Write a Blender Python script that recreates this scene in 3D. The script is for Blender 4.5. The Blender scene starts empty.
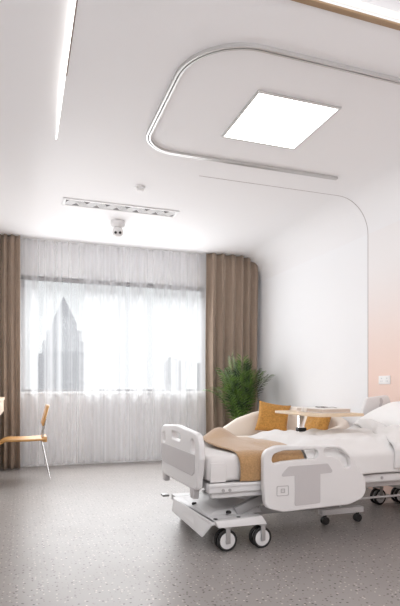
import bpy, bmesh, math, random
from mathutils import Vector, Matrix, noise

PI = math.pi
C = bpy.context.scene.collection
rnd = random.Random(7)

# ------------------------------------------------------------------ materials
MATS = {}
def mat(name, color, rough=0.5, metal=0.0, spec=0.5, var=0.0, vscale=8.0, bump=0.0, bscale=200.0, sheen=0.0, coat=0.0):
    if name in MATS: return MATS[name]
    m = bpy.data.materials.new(name); m.use_nodes = True
    nt = m.node_tree; b = nt.nodes['Principled BSDF']
    b.inputs['Roughness'].default_value = rough
    b.inputs['Metallic'].default_value = metal
    b.inputs['Specular IOR Level'].default_value = spec
    b.inputs['Sheen Weight'].default_value = sheen
    b.inputs['Coat Weight'].default_value = coat
    tc = nt.nodes.new('ShaderNodeTexCoord')
    n = nt.nodes.new('ShaderNodeTexNoise'); n.inputs['Scale'].default_value = vscale; n.inputs['Detail'].default_value = 4
    nt.links.new(tc.outputs['Object'], n.inputs['Vector'])
    r = nt.nodes.new('ShaderNodeMix'); r.data_type = 'RGBA'
    d = max(0.0, 1 - var)
    r.inputs['A'].default_value = (color[0]*d, color[1]*d, color[2]*d, 1)
    r.inputs['B'].default_value = (min(1, color[0]*(1+var)), min(1, color[1]*(1+var)), min(1, color[2]*(1+var)), 1)
    nt.links.new(n.outputs['Fac'], r.inputs['Factor'])
    nt.links.new(r.outputs['Result'], b.inputs['Base Color'])
    if bump:
        n2 = nt.nodes.new('ShaderNodeTexNoise'); n2.inputs['Scale'].default_value = bscale; n2.inputs['Detail'].default_value = 3
        nt.links.new(tc.outputs['Object'], n2.inputs['Vector'])
        bp = nt.nodes.new('ShaderNodeBump'); bp.inputs['Strength'].default_value = bump; bp.inputs['Distance'].default_value = 0.004
        nt.links.new(n2.outputs['Fac'], bp.inputs['Height']); nt.links.new(bp.outputs['Normal'], b.inputs['Normal'])
    MATS[name] = m
    return m

def emis(name, color, strength):
    m = bpy.data.materials.new(name); m.use_nodes = True
    nt = m.node_tree; nt.nodes.clear()
    o = nt.nodes.new('ShaderNodeOutputMaterial'); e = nt.nodes.new('ShaderNodeEmission')
    e.inputs['Color'].default_value = (*color, 1); e.inputs['Strength'].default_value = strength
    nt.links.new(e.outputs[0], o.inputs['Surface'])
    return m

def wood(name, c1, c2, scale=(1, 12, 12), rough=0.45):
    m = bpy.data.materials.new(name); m.use_nodes = True
    nt = m.node_tree; b = nt.nodes['Principled BSDF']; b.inputs['Roughness'].default_value = rough
    tc = nt.nodes.new('ShaderNodeTexCoord'); mp = nt.nodes.new('ShaderNodeMapping'); mp.inputs['Scale'].default_value = scale
    n = nt.nodes.new('ShaderNodeTexNoise'); n.inputs['Scale'].default_value = 4; n.inputs['Detail'].default_value = 6; n.inputs['Distortion'].default_value = 1.2
    cr = nt.nodes.new('ShaderNodeValToRGB')
    cr.color_ramp.elements[0].position = 0.3; cr.color_ramp.elements[0].color = (*c1, 1)
    cr.color_ramp.elements[1].position = 0.7; cr.color_ramp.elements[1].color = (*c2, 1)
    nt.links.new(tc.outputs['Object'], mp.inputs['Vector']); nt.links.new(mp.outputs[0], n.inputs['Vector'])
    nt.links.new(n.outputs['Fac'], cr.inputs['Fac']); nt.links.new(cr.outputs['Color'], b.inputs['Base Color'])
    return m

WHITE = mat('white_plaster', (0.855, 0.858, 0.872), 0.75, var=0.012, vscale=1.5)
CEIL = mat('ceiling_paint', (0.845, 0.84, 0.85), 0.8, var=0.01, vscale=1.2)
PLAS = mat('bed_plastic', (0.75, 0.735, 0.73), 0.38, var=0.01)
PLAS2 = mat('inset_grey_plastic', (0.55, 0.525, 0.525), 0.45, var=0.01)
METW = mat('white_powder_coat', (0.74, 0.73, 0.73), 0.35, var=0.01)
METG = mat('grey_steel', (0.42, 0.41, 0.41), 0.4, metal=0.3, var=0.02)
CHROME = mat('chrome', (0.75, 0.75, 0.75), 0.15, metal=1.0)
ALU = mat('brushed_aluminium', (0.62, 0.61, 0.60), 0.35, metal=0.7)
BLACK = mat('black_rubber', (0.018, 0.017, 0.017), 0.55, var=0.1)
DGREY = mat('dark_groove', (0.12, 0.10, 0.10), 0.6)
LINEN = mat('white_linen', (0.76, 0.745, 0.735), 0.9, var=0.015, vscale=20, bump=0.15, bscale=400, sheen=0.1)
MATTR = mat('mattress_cloth', (0.74, 0.715, 0.705), 0.85, var=0.015, vscale=20, bump=0.1, bscale=400)
PILLOW = mat('pillow_cotton', (0.88, 0.87, 0.865), 0.9, var=0.01, vscale=10)
BLANK = mat('tan_knit', (0.43, 0.25, 0.11), 0.95, var=0.4, vscale=90, bump=0.8, bscale=200, sheen=0.55)
OCHRE = mat('ochre_boucle', (0.46, 0.225, 0.05), 0.95, var=0.55, vscale=45, bump=0.8, bscale=160, sheen=0.1)
CREAM = mat('cream_upholstery', (0.80, 0.72, 0.64), 0.9, var=0.02, vscale=30, bump=0.2, bscale=300)
LWOOD = wood('light_oak', (0.66, 0.50, 0.34), (0.74, 0.60, 0.44))
HWOOD = wood('honey_wood', (0.50, 0.255, 0.075), (0.60, 0.33, 0.11), (3, 1, 1))
BWOOD = wood('brown_wood_trim', (0.27, 0.17, 0.09), (0.36, 0.24, 0.14))
PEACH = mat('brake_orange', (0.55, 0.22, 0.10), 0.45)
POT = mat('grey_ceramic', (0.45, 0.43, 0.41), 0.6, var=0.05)
SOIL = mat('soil', (0.05, 0.035, 0.025), 1.0, var=0.3, vscale=60)

# ------------------------------------------------------------------ mesh helpers
def finish(name, bm, m, parent=None, smooth=35, loc=None):
    me = bpy.data.meshes.new(name); bm.normal_update(); bm.to_mesh(me); bm.free()
    if smooth:
        for p in me.polygons: p.use_smooth = True
        me.set_sharp_from_angle(angle=math.radians(smooth))
    return link(name, me, m, parent)

def link(name, me, m, parent=None):
    if m is not None:
        me.materials.clear(); me.materials.append(m)
    o = bpy.data.objects.new(name, me); C.objects.link(o)
    if parent is not None:
        o.parent = parent
        bpy.context.view_layer.update()
        o.matrix_parent_inverse = parent.matrix_world.inverted()
    return o

def thing(name, label, cat, loc, group=None):
    o = bpy.data.objects.new(name, None); C.objects.link(o); o.location = loc
    o['label'] = label; o['category'] = cat
    if group: o['group'] = group
    o.empty_display_size = 0.1
    bpy.context.view_layer.update()
    return o

def tag(o, label, cat, group=None):
    o['label'] = label; o['category'] = cat
    if group: o['group'] = group
    return o

def struct(o):
    o['kind'] = 'structure'; return o

def copy_tree(root, loc, rotz=0.0):
    def cp(o, par):
        c = o.copy(); C.objects.link(c)
        c.parent = par; c.matrix_parent_inverse = o.matrix_parent_inverse.copy()
        for ch in o.children: cp(ch, c)
        return c
    r = cp(root, root.parent)
    r.location = loc; r.rotation_euler[2] += rotz
    return r

def box(bm, x0, x1, y0, y1, z0, z1, bevel=0.0, seg=2, M=None):
    vs = [bm.verts.new(p) for p in ((x0,y0,z0),(x1,y0,z0),(x1,y1,z0),(x0,y1,z0),(x0,y0,z1),(x1,y0,z1),(x1,y1,z1),(x0,y1,z1))]
    fs = [bm.faces.new([vs[i] for i in f]) for f in ((3,2,1,0),(4,5,6,7),(0,1,5,4),(1,2,6,5),(2,3,7,6),(3,0,4,7))]
    geom = list({e for f in fs for e in f.edges})
    if M is not None: bmesh.ops.transform(bm, matrix=M, verts=vs)
    if bevel: bmesh.ops.bevel(bm, geom=geom, offset=bevel, segments=seg, affect='EDGES', profile=0.5)

def hexa(bm, bottom, top, bevel=0.0, seg=2):
    vs = [bm.verts.new(p) for p in list(bottom)+list(top)]
    fs = [bm.faces.new([vs[i] for i in f]) for f in ((3,2,1,0),(4,5,6,7),(0,1,5,4),(1,2,6,5),(2,3,7,6),(3,0,4,7))]
    bmesh.ops.recalc_face_normals(bm, faces=fs)
    if bevel:
        bmesh.ops.bevel(bm, geom=list({e for f in fs for e in f.edges}), offset=bevel, segments=seg, affect='EDGES', profile=0.5)

def tube(bm, pts, r, n=12, caps=True, radii=None):
    pts = [Vector(p) for p in pts]
    rings = []; up = None
    for i, p in enumerate(pts):
        if i == 0: t = pts[1]-pts[0]
        elif i == len(pts)-1: t = pts[-1]-pts[-2]
        else: t = (pts[i+1]-pts[i]).normalized() + (pts[i]-pts[i-1]).normalized()
        t.normalize()
        if up is None:
            up = Vector((0,0,1)) if abs(t.z) < 0.9 else Vector((1,0,0))
        a = t.cross(up).normalized(); b = a.cross(t).normalized(); up = b
        rr = radii[i] if radii else r
        rings.append([bm.verts.new(p + a*math.cos(2*PI*k/n)*rr + b*math.sin(2*PI*k/n)*rr) for k in range(n)])
    for i in range(len(rings)-1):
        for k in range(n):
            bm.faces.new((rings[i][k], rings[i][(k+1)%n], rings[i+1][(k+1)%n], rings[i+1][k]))
    if caps:
        bm.faces.new(list(reversed(rings[0]))); bm.faces.new(rings[-1])

def lathe(bm, prof, M=None, n=32, cap=True):
    """profile of (radius, height) revolved about local Z"""
    vs0 = len(bm.verts); rings = []
    for (r, z) in prof:
        rings.append([bm.verts.new((r*math.cos(2*PI*k/n), r*math.sin(2*PI*k/n), z)) for k in range(n)])
    for i in range(len(rings)-1):
        for k in range(n):
            bm.faces.new((rings[i][k], rings[i][(k+1)%n], rings[i+1][(k+1)%n], rings[i+1][k]))
    if cap:
        bm.faces.new(list(reversed(rings[0]))); bm.faces.new(rings[-1])
    if M is not None:
        bmesh.ops.transform(bm, matrix=M, verts=[v for r in rings for v in r])

def roundpoly(pts, seg=7):
    """pts: (x, y, radius) -> smooth closed outline"""
    out = []; n = len(pts)
    for i in range(n):
        p = Vector(pts[i][:2]); r = pts[i][2]
        a = Vector(pts[i-1][:2]); b = Vector(pts[(i+1) % n][:2])
        if r <= 0: out.append(tuple(p)); continue
        da = (a-p); db = (b-p); la, lb = da.length, db.length; da.normalize(); db.normalize()
        ang = da.angle(db); t = min(r/math.tan(ang/2), la*0.49, lb*0.49); r2 = t*math.tan(ang/2)
        c = p + (da+db).normalized()*(r2/math.sin(ang/2))
        s = p+da*t; e = p+db*t
        a0 = math.atan2(s.y-c.y, s.x-c.x); a1 = math.atan2(e.y-c.y, e.x-c.x)
        d = a1-a0
        while d > PI: d -= 2*PI
        while d < -PI: d += 2*PI
        for k in range(seg+1):
            out.append((c.x+r2*math.cos(a0+d*k/seg), c.y+r2*math.sin(a0+d*k/seg)))
    return out

def plate(name, outlines, thick, bevel, m, M, parent=None):
    """flat plate with holes (first outline outer) with rounded edges"""
    cu = bpy.data.curves.new('plate_curve', 'CURVE'); cu.dimensions = '2D'; cu.fill_mode = 'BOTH'
    cu.extrude = max(thick/2-bevel, 0.0002); cu.bevel_depth = bevel; cu.bevel_resolution = 2; cu.offset = -bevel
    for ol in outlines:
        sp = cu.splines.new('POLY'); sp.points.add(len(ol)-1); sp.use_cyclic_u = True
        for i, p in enumerate(ol): sp.points[i].co = (p[0], p[1], 0, 1)
    co = bpy.data.objects.new('plate_curve', cu); C.objects.link(co)
    bpy.context.view_layer.update()
    me = bpy.data.meshes.new_from_object(co.evaluated_get(bpy.context.evaluated_depsgraph_get()))
    bpy.data.objects.remove(co); bpy.data.curves.remove(cu)
    me.transform(M); me.name = name
    for p in me.polygons: p.use_smooth = True
    me.set_sharp_from_angle(angle=math.radians(30))
    return link(name, me, m, parent)

# plane maps for plates: XZ plane facing -Y at y ; YZ plane facing -X at x
def MXZ(y): return Matrix(((1,0,0,0),(0,0,-1,y),(0,1,0,0),(0,0,0,1)))
def MYZ(x): return Matrix(((0,0,1,x),(1,0,0,0),(0,1,0,0),(0,0,0,1)))

def grid(bm, f, nu, nv):
    g = [[bm.verts.new(f(i/nu, j/nv)) for j in range(nv+1)] for i in range(nu+1)]
    for i in range(nu):
        for j in range(nv):
            bm.faces.new((g[i][j], g[i+1][j], g[i+1][j+1], g[i][j+1]))
    return g

def solidify(o, t, offset=0):
    md = o.modifiers.new('thick', 'SOLIDIFY'); md.thickness = t; md.offset = offset
    return md

def subsurf(o, n=1):
    md = o.modifiers.new('smooth', 'SUBSURF'); md.levels = n; md.render_levels = n

def lerp(a, b, t): return a+(b-a)*t
def sstep(a, b, x):
    t = min(1, max(0, (x-a)/(b-a))); return t*t*(3-2*t)
def interp(tab, x):
    if x <= tab[0][0]: return tab[0][1]
    for (a, va), (b, vb) in zip(tab, tab[1:]):
        if x <= b: return lerp(va, vb, (x-a)/(b-a))
    return tab[-1][1]

# ------------------------------------------------------------------ room
XL, XR, YB, YF, ZC = -0.85, 3.42, 7.22, -1.6, 3.02
FR = 0.36                                   # cove between ceiling and right wall
SEAM = 4.50

def terrazzo():
    m = bpy.data.materials.new('speckled_vinyl'); m.use_nodes = True
    nt = m.node_tree; b = nt.nodes['Principled BSDF']
    b.inputs['Roughness'].default_value = 0.33; b.inputs['Specular IOR Level'].default_value = 0.45
    tc = nt.nodes.new('ShaderNodeTexCoord')
    n = nt.nodes.new('ShaderNodeTexNoise'); n.inputs['Scale'].default_value = 1.3; n.inputs['Detail'].default_value = 5
    nt.links.new(tc.outputs['Object'], n.inputs['Vector'])
    base = nt.nodes.new('ShaderNodeMix'); base.data_type = 'RGBA'
    base.inputs['A'].default_value = (0.275, 0.253, 0.241, 1); base.inputs['B'].default_value = (0.313, 0.290, 0.277, 1)
    nt.links.new(n.outputs['Fac'], base.inputs['Factor'])
    last = base.outputs['Result']
    for scale, thr, lo, hi, col in ((24, 0.145, 0.0, 0.32, (0.075, 0.06, 0.055, 1)), (31, 0.15, 0.0, 0.25, (0.62, 0.56, 0.52, 1)), (40, 0.18, 0.0, 0.25, (0.17, 0.14, 0.125, 1))):
        v = nt.nodes.new('ShaderNodeTexVoronoi'); v.inputs['Scale'].default_value = scale; v.voronoi_dimensions = '2D'
        nt.links.new(tc.outputs['Object'], v.inputs['Vector'])
        lt = nt.nodes.new('ShaderNodeMath'); lt.operation = 'LESS_THAN'; lt.inputs[1].default_value = thr
        nt.links.new(v.outputs['Distance'], lt.inputs[0])
        sp = nt.nodes.new('ShaderNodeSeparateColor'); nt.links.new(v.outputs['Color'], sp.inputs[0])
        l2 = nt.nodes.new('ShaderNodeMath'); l2.operation = 'LESS_THAN'; l2.inputs[1].default_value = hi
        nt.links.new(sp.outputs[0], l2.inputs[0])
        mu = nt.nodes.new('ShaderNodeMath'); mu.operation = 'MULTIPLY'
        nt.links.new(lt.outputs[0], mu.inputs[0]); nt.links.new(l2.outputs[0], mu.inputs[1])
        mx = nt.nodes.new('ShaderNodeMix'); mx.data_type = 'RGBA'; mx.inputs['B'].default_value = col
        nt.links.new(mu.outputs[0], mx.inputs['Factor']); nt.links.new(last, mx.inputs['A'])
        last = mx.outputs['Result']
    nt.links.new(last, b.inputs['Base Color'])
    n2 = nt.nodes.new('ShaderNodeTexNoise'); n2.inputs['Scale'].default_value = 3; n2.inputs['Detail'].default_value = 4
    mr = nt.nodes.new('ShaderNodeMapRange'); mr.inputs['To Min'].default_value = 0.27; mr.inputs['To Max'].default_value = 0.42
    nt.links.new(tc.outputs['Object'], n2.inputs['Vector']); nt.links.new(n2.outputs['Fac'], mr.inputs['Value']); nt.links.new(mr.outputs[0], b.inputs['Roughness'])
    return m

bm = bmesh.new(); box(bm, XL-0.1, XR+0.1, YF-0.1, YB+0.25, -0.1, 0)
struct(finish('floor', bm, terrazzo(), smooth=0))

# ceiling: flat sheet with two raised lighting recesses, then the cove down to the right wall
LX, LY = 0.258, 4.23                        # end of the long light slot on the left
WX0, WX1, WY0, WY1 = 0.75, 3.03, 1.75, 2.268  # lighting recess near the camera
bm = bmesh.new()
xs = [XL, -0.25, LX, WX0, WX1, XR-FR]; ys = [YF, WY0, WY1, LY, YB]
for i in range(len(xs)-1):
    for j in range(len(ys)-1):
        x0, x1, y0, y1 = xs[i], xs[i+1], ys[j], ys[j+1]
        if i == 1 and y1 <= LY: continue
        if i == 3 and j == 1: continue
        bm.faces.new([bm.verts.new(p) for p in ((x0,y0,ZC),(x0,y1,ZC),(x1,y1,ZC),(x1,y0,ZC))])
UP = 0.03
LT = LY-0.7
bm.faces.new([bm.verts.new(p) for p in ((-0.25,YF,ZC),(-0.25,LT,ZC),(LX,LT,ZC+UP),(LX,YF,ZC+UP))])
bm.faces.new([bm.verts.new(p) for p in ((-0.25,LT,ZC),(-0.25,LY,ZC),(LX,LY,ZC),(LX,LT,ZC+UP))])
bm.faces.new([bm.verts.new(p) for p in ((LX,YF,ZC),(LX,YF,ZC+UP),(LX,LT,ZC+UP),(LX,LT,ZC))])
bm.faces.new([bm.verts.new(p) for p in ((LX,LT,ZC),(LX,LT,ZC+UP),(LX,LY,ZC))])
U2 = 0.12
bm.faces.new([bm.verts.new(p) for p in ((WX0,WY0,ZC),(WX0,WY1,ZC+U2),(WX1,WY1,ZC+U2),(WX1,WY0,ZC))])
bm.faces.new([bm.verts.new(p) for p in ((WX0,WY1,ZC),(WX0,WY1,ZC+U2),(WX1,WY1,ZC+U2),(WX1,WY1,ZC))])
for x in (WX0, WX1): bm.faces.new([bm.verts.new(p) for p in ((x,WY0,ZC),(x,WY1,ZC),(x,WY1,ZC+U2))])
NA = 14
for k in range(NA):
    a0, a1 = PI/2*k/NA, PI/2*(k+1)/NA
    p = [(XR-FR+FR*math.sin(a), ZC-FR+FR*math.cos(a)) for a in (a0, a1)]
    bm.faces.new([bm.verts.new(q) for q in ((p[0][0],YF,p[0][1]),(p[0][0],YB,p[0][1]),(p[1][0],YB,p[1][1]),(p[1][0],YF,p[1][1]))])
bmesh.ops.remove_doubles(bm, verts=bm.verts, dist=1e-5)
struct(finish('ceiling', bm, CEIL, smooth=20))

# walls
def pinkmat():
    m = bpy.data.materials.new('peach_wall_light_wash'); m.use_nodes = True
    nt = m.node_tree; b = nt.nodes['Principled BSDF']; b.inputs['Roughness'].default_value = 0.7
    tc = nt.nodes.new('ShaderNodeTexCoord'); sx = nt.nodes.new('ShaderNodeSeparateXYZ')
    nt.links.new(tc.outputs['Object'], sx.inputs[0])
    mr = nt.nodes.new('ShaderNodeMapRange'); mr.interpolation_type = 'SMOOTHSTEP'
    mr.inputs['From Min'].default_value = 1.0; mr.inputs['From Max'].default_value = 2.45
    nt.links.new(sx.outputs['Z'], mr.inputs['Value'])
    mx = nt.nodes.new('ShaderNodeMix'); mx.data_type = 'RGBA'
    mx.inputs['A'].default_value = (0.86, 0.655, 0.575, 1); mx.inputs['B'].default_value = (0.845, 0.825, 0.825, 1)  # peach paint; the fade to white is cove light painted into the colour
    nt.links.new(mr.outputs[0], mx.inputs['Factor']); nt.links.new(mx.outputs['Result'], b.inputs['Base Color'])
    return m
ZW = ZC-FR
bm = bmesh.new(); box(bm, XR, XR+0.1, SEAM, YB+0.2, 0, ZW); struct(finish('wall_right', bm, WHITE, smooth=0))
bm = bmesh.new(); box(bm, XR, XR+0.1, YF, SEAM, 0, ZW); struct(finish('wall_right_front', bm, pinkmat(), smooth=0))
bm = bmesh.new(); box(bm, XL-0.1, XL, YF, YB+0.2, 0, ZC); struct(finish('wall_left', bm, WHITE, smooth=0))
bm = bmesh.new(); box(bm, XL-0.1, XR+0.1, YF-0.1, YF, 0, ZC); struct(finish('wall_front', bm, WHITE, smooth=0))
WX = (-0.02, 2.60); WZ = (1.0, 2.56)
bm = bmesh.new()
box(bm, XL-0.1, WX[0], YB, YB+0.2, 0, ZC); box(bm, WX[1], XR+0.1, YB, YB+0.2, 0, ZC)
box(bm, WX[0], WX[1], YB, YB+0.2, 0, WZ[0]); box(bm, WX[0], WX[1], YB, YB+0.2, WZ[1], ZC)
struct(finish('wall_back', bm, WHITE, smooth=0))
# thin shadow seam across ceiling, cove and wall
bm = bmesh.new()
path = [(1.55, ZC), (XR-FR, ZC)] + [(XR-FR+FR*math.sin(PI/2*k/NA), ZC-FR+FR*math.cos(PI/2*k/NA)) for k in range(1, NA+1)] + [(XR, 0)]
for a, b in zip(path, path[1:]):
    bm.faces.new([bm.verts.new(q) for q in ((a[0]-0.001,SEAM-0.004,a[1]-0.0015),(a[0]-0.001,SEAM+0.004,a[1]-0.0015),(b[0]-0.0015,SEAM+0.004,b[1]-0.001),(b[0]-0.0015,SEAM-0.004,b[1]-0.001))])
bmesh.ops.remove_doubles(bm, verts=bm.verts, dist=1e-4)
struct(finish('trim_1', bm, mat('seam_shadow_gap', (0.34, 0.30, 0.29), 0.8), smooth=20))
# brown wood edge of the near lighting recess
bm = bmesh.new(); box(bm, WX0, WX1, WY1-0.004, WY1+0.032, ZC-0.012, ZC, 0.002)
struct(finish('trim_2', bm, BWOOD, smooth=0))
bm = bmesh.new(); box(bm, LX, LX+0.008, YF, LY-0.9, ZC-0.004, ZC)
struct(finish('trim_3', bm, mat('slot_edge', (0.25, 0.19, 0.17), 0.7), smooth=0))
bm = bmesh.new(); box(bm, XL, XR, YB-0.012, YB, 0, 0.07); struct(finish('baseboard_back', bm, WHITE, smooth=0))
bm = bmesh.new(); box(bm, XR-0.012, XR, SEAM+0.01, YB-0.02, 0, 0.07); struct(finish('baseboard_right', bm, WHITE, smooth=0))

# cove light strips (emit sideways into their recess)
LED2 = emis('led_soft', (1.0, 0.97, 0.93), 1.1)
LED = emis('led_white', (1.0, 0.97, 0.93), 5.0)
bm = bmesh.new(); hexa(bm, [(LX-0.007,YF+0.02,ZC+0.002),(LX-0.001,YF+0.02,ZC+0.002),(LX-0.001,LY-0.75,ZC+0.002),(LX-0.007,LY-0.75,ZC+0.002)], [(LX-0.007,YF+0.02,ZC+0.02),(LX-0.001,YF+0.02,ZC+0.02),(LX-0.001,LY-0.75,ZC+0.02),(LX-0.007,LY-0.75,ZC+0.02)])
hexa(bm, [(LX-0.007,LY-0.75,ZC+0.002),(LX-0.001,LY-0.75,ZC+0.002),(LX-0.001,LY-0.02,ZC-0.001),(LX-0.007,LY-0.02,ZC-0.001)], [(LX-0.007,LY-0.75,ZC+0.02),(LX-0.001,LY-0.75,ZC+0.02),(LX-0.001,LY-0.02,ZC),(LX-0.007,LY-0.02,ZC)])
bmesh.ops.remove_doubles(bm, verts=bm.verts, dist=1e-5)
tag(finish('cove_light_strip', bm, LED, smooth=0), 'long thin glowing light slot running down the left of the ceiling', 'light strip')
bm = bmesh.new(); box(bm, WX0+0.02, WX1-0.02, WY1-0.03, WY1-0.006, ZC+0.014, ZC+0.034)
tag(finish('cove_light_strip', bm, LED2, smooth=0), 'glowing light strip behind the brown wood edge at top right of ceiling', 'light strip')

# window
GLASS = bpy.data.materials.new('window_glass'); GLASS.use_nodes = True
nt = GLASS.node_tree; nt.nodes.clear()
o_ = nt.nodes.new('ShaderNodeOutputMaterial'); mx_ = nt.nodes.new('ShaderNodeMixShader'); tr_ = nt.nodes.new('ShaderNodeBsdfTransparent'); gl_ = nt.nodes.new('ShaderNodeBsdfGlossy')
gl_.inputs['Roughness'].default_value = 0.02; 
tr_.inputs['Color'].default_value = (0.96, 0.97, 0.97, 1)
mx_.inputs[0].default_value = 0.025; nt.links.new(tr_.outputs[0], mx_.inputs[1]); nt.links.new(gl_.outputs[0], mx_.inputs[2]); nt.links.new(mx_.outputs[0], o_.inputs['Surface'])
FRM = mat('window_frame_grey', (0.35, 0.34, 0.35), 0.5, var=0.02)
bm = bmesh.new()
y0, y1 = YB+0.05, YB+0.11
box(bm, WX[0], WX[1], y0, y1, WZ[1]-0.05, WZ[1], 0.003); box(bm, WX[0], WX[1], y0, y1, WZ[0], WZ[0]+0.035, 0.003)
box(bm, WX[0], WX[0]+0.05, y0, y1, WZ[0], WZ[1], 0.003); box(bm, WX[1]-0.05, WX[1], y0, y1, WZ[0], WZ[1], 0.003)
win = struct(finish('window_1', bm, FRM, smooth=0))
bm = bmesh.new(); box(bm, WX[0]+0.05, WX[1]-0.05, YB+0.077, YB+0.083, WZ[0]+0.035, WZ[1]-0.05)
finish('pane', bm, GLASS, win, smooth=0)
bm = bmesh.new(); box(bm, WX[0]-0.03, WX[1]+0.03, YB-0.05, YB+0.05, WZ[0]-0.03, WZ[0], 0.006)
finish('sill', bm, mat('sill_white', (0.85, 0.85, 0.86), 0.4), win)

# ------------------------------------------------------------------ curtains
def cloth_mat(name, c, stripes=True):
    m = bpy.data.materials.new(name); m.use_nodes = True
    nt = m.node_tree; b = nt.nodes['Principled BSDF']; b.inputs['Roughness'].default_value = 0.95; b.inputs['Sheen Weight'].default_value = 0.15
    tc = nt.nodes.new('ShaderNodeTexCoord'); mp = nt.nodes.new('ShaderNodeMapping'); mp.inputs['Scale'].default_value = (90, 90, 3)
    n = nt.nodes.new('ShaderNodeTexNoise'); n.inputs['Scale'].default_value = 1.5; n.inputs['Detail'].default_value = 6
    nt.links.new(tc.outputs['Object'], mp.inputs[0]); nt.links.new(mp.outputs[0], n.inputs['Vector'])
    n3 = nt.nodes.new('ShaderNodeTexNoise'); n3.inputs['Scale'].default_value = 160
    nt.links.new(tc.outputs['Object'], n3.inputs['Vector'])
    ad = nt.nodes.new('ShaderNodeMath'); ad.operation = 'ADD'; nt.links.new(n.outputs['Fac'], ad.inputs[0]); nt.links.new(n3.outputs['Fac'], ad.inputs[1])
    cr = nt.nodes.new('ShaderNodeMapRange'); cr.inputs['From Min'].default_value = 0.7; cr.inputs['From Max'].default_value = 1.3
    nt.links.new(ad.outputs[0], cr.inputs['Value'])
    mx = nt.nodes.new('ShaderNodeMix'); mx.data_type = 'RGBA'
    mx.inputs['A'].default_value = (c[0]*0.8, c[1]*0.8, c[2]*0.8, 1); mx.inputs['B'].default_value = (c[0]*1.2, c[1]*1.2, c[2]*1.2, 1)
    nt.links.new(cr.outputs[0], mx.inputs['Factor']); nt.links.new(mx.outputs['Result'], b.inputs['Base Color'])
    return m
DRAPE = cloth_mat('taupe_linen', (0.345, 0.262, 0.202))

def ztop(x):
    if x <= XR-FR: return ZC
    return ZC-FR+math.sqrt(max(0, FR*FR-(x-(XR-FR))**2))

def pleats(x0, x1, yc, z0, amp, wave, seed, nu, nv, zoff=0.006, jit=0.5):
    r = random.Random(seed)
    # irregular phase
    ph = [0.0]
    x = x0; step = (x1-x0)/nu
    w = wave
    for i in range(nu):
        w = wave*(1+jit*noise.noise(((x0+i*step)*1.1/wave, seed*3.7, 0.5))*1.3)
        ph.append(ph[-1]+2*PI*step/w)
    am = [r.uniform(0.55, 1.0) for _ in range(60)]
    def f(u, v):
        i = min(nu, round(u*nu)); x = lerp(x0, x1, u)
        k = ph[i]/(2*PI); a = amp*lerp(am[int(k) % 60], am[int(k+1) % 60], k-int(k))
        zt = ztop(x)-zoff; z = lerp(z0, zt, v)
        s = math.sin(ph[i] + 0.35*math.sin(2.1*z+seed))
        s = math.copysign(abs(s)**0.75, s)
        gather = 0.75+0.25*(1-v)
        return (x + 0.35*a*math.sin(2*ph[i]+1.0)*0.5, yc + a*s*gather + 0.004*noise.noise((x*6, z*2, seed)), z)
    return f

def drape(x0, x1, label, seed, yc=7.02):
    bm = bmesh.new(); grid(bm, pleats(x0, x1, yc, 0.012, 0.062, 0.125, seed, 220, 26), 220, 26)
    o = finish('drape_curtain', bm, DRAPE, smooth=0)
    for p in o.data.polygons: p.use_smooth = True
    solidify(o, 0.004)
    return tag(o, label, 'curtain', 'floor-length brown drapes at the window')
drape(-0.62, -0.02, 'pleated taupe brown drape hanging at the left end of the window behind the wooden chair', 3)
drape(2.515, XR-0.07, 'pleated taupe brown drape hanging at the right end of the window behind the palm', 11)

SHEER = bpy.data.materials.new('sheer_voile'); SHEER.use_nodes = True
nt = SHEER.node_tree; nt.nodes.clear()
o_ = nt.nodes.new('ShaderNodeOutputMaterial'); m1 = nt.nodes.new('ShaderNodeMixShader'); m2 = nt.nodes.new('ShaderNodeMixShader')
tr = nt.nodes.new('ShaderNodeBsdfTransparent'); di = nt.nodes.new('ShaderNodeBsdfDiffuse'); tl = nt.nodes.new('ShaderNodeBsdfTranslucent')
di.inputs['Color'].default_value = (0.93, 0.93, 0.94, 1); tl.inputs['Color'].default_value = (0.93, 0.93, 0.94, 1)
m2.inputs[0].default_value = 0.6
tc = nt.nodes.new('ShaderNodeTexCoord'); mp = nt.nodes.new('ShaderNodeMapping'); mp.inputs['Scale'].default_value = (10, 0.5, 0.05)
n = nt.nodes.new('ShaderNodeTexNoise'); n.inputs['Scale'].default_value = 1.0; n.inputs['Detail'].default_value = 2
mr = nt.nodes.new('ShaderNodeMapRange'); mr.inputs['From Min'].default_value = 0.36; mr.inputs['From Max'].default_value = 0.68
mr.inputs['To Min'].default_value = 0.22; mr.inputs['To Max'].default_value = 0.80
nt.links.new(tc.outputs['Object'], mp.inputs[0]); nt.links.new(mp.outputs[0], n.inputs['Vector']); nt.links.new(n.outputs['Fac'], mr.inputs['Value'])
nt.links.new(mr.outputs[0], m1.inputs[0]); nt.links.new(tr.outputs[0], m1.inputs[1]); nt.links.new(m2.outputs[0], m1.inputs[2])
nt.links.new(di.outputs[0], m2.inputs[1]); nt.links.new(tl.outputs[0], m2.inputs[2]); nt.links.new(m1.outputs[0], o_.inputs['Surface'])
bm = bmesh.new(); grid(bm, pleats(-0.06, 2.62, 7.12, 0.03, 0.026, 0.20, 5, 420, 14, jit=0.65), 420, 14)
o = finish('sheer_curtain', bm, SHEER, smooth=0)
for p in o.data.polygons: p.use_smooth = True
tag(o, 'floor-length white sheer curtain covering the window between the brown drapes', 'curtain')

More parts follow.
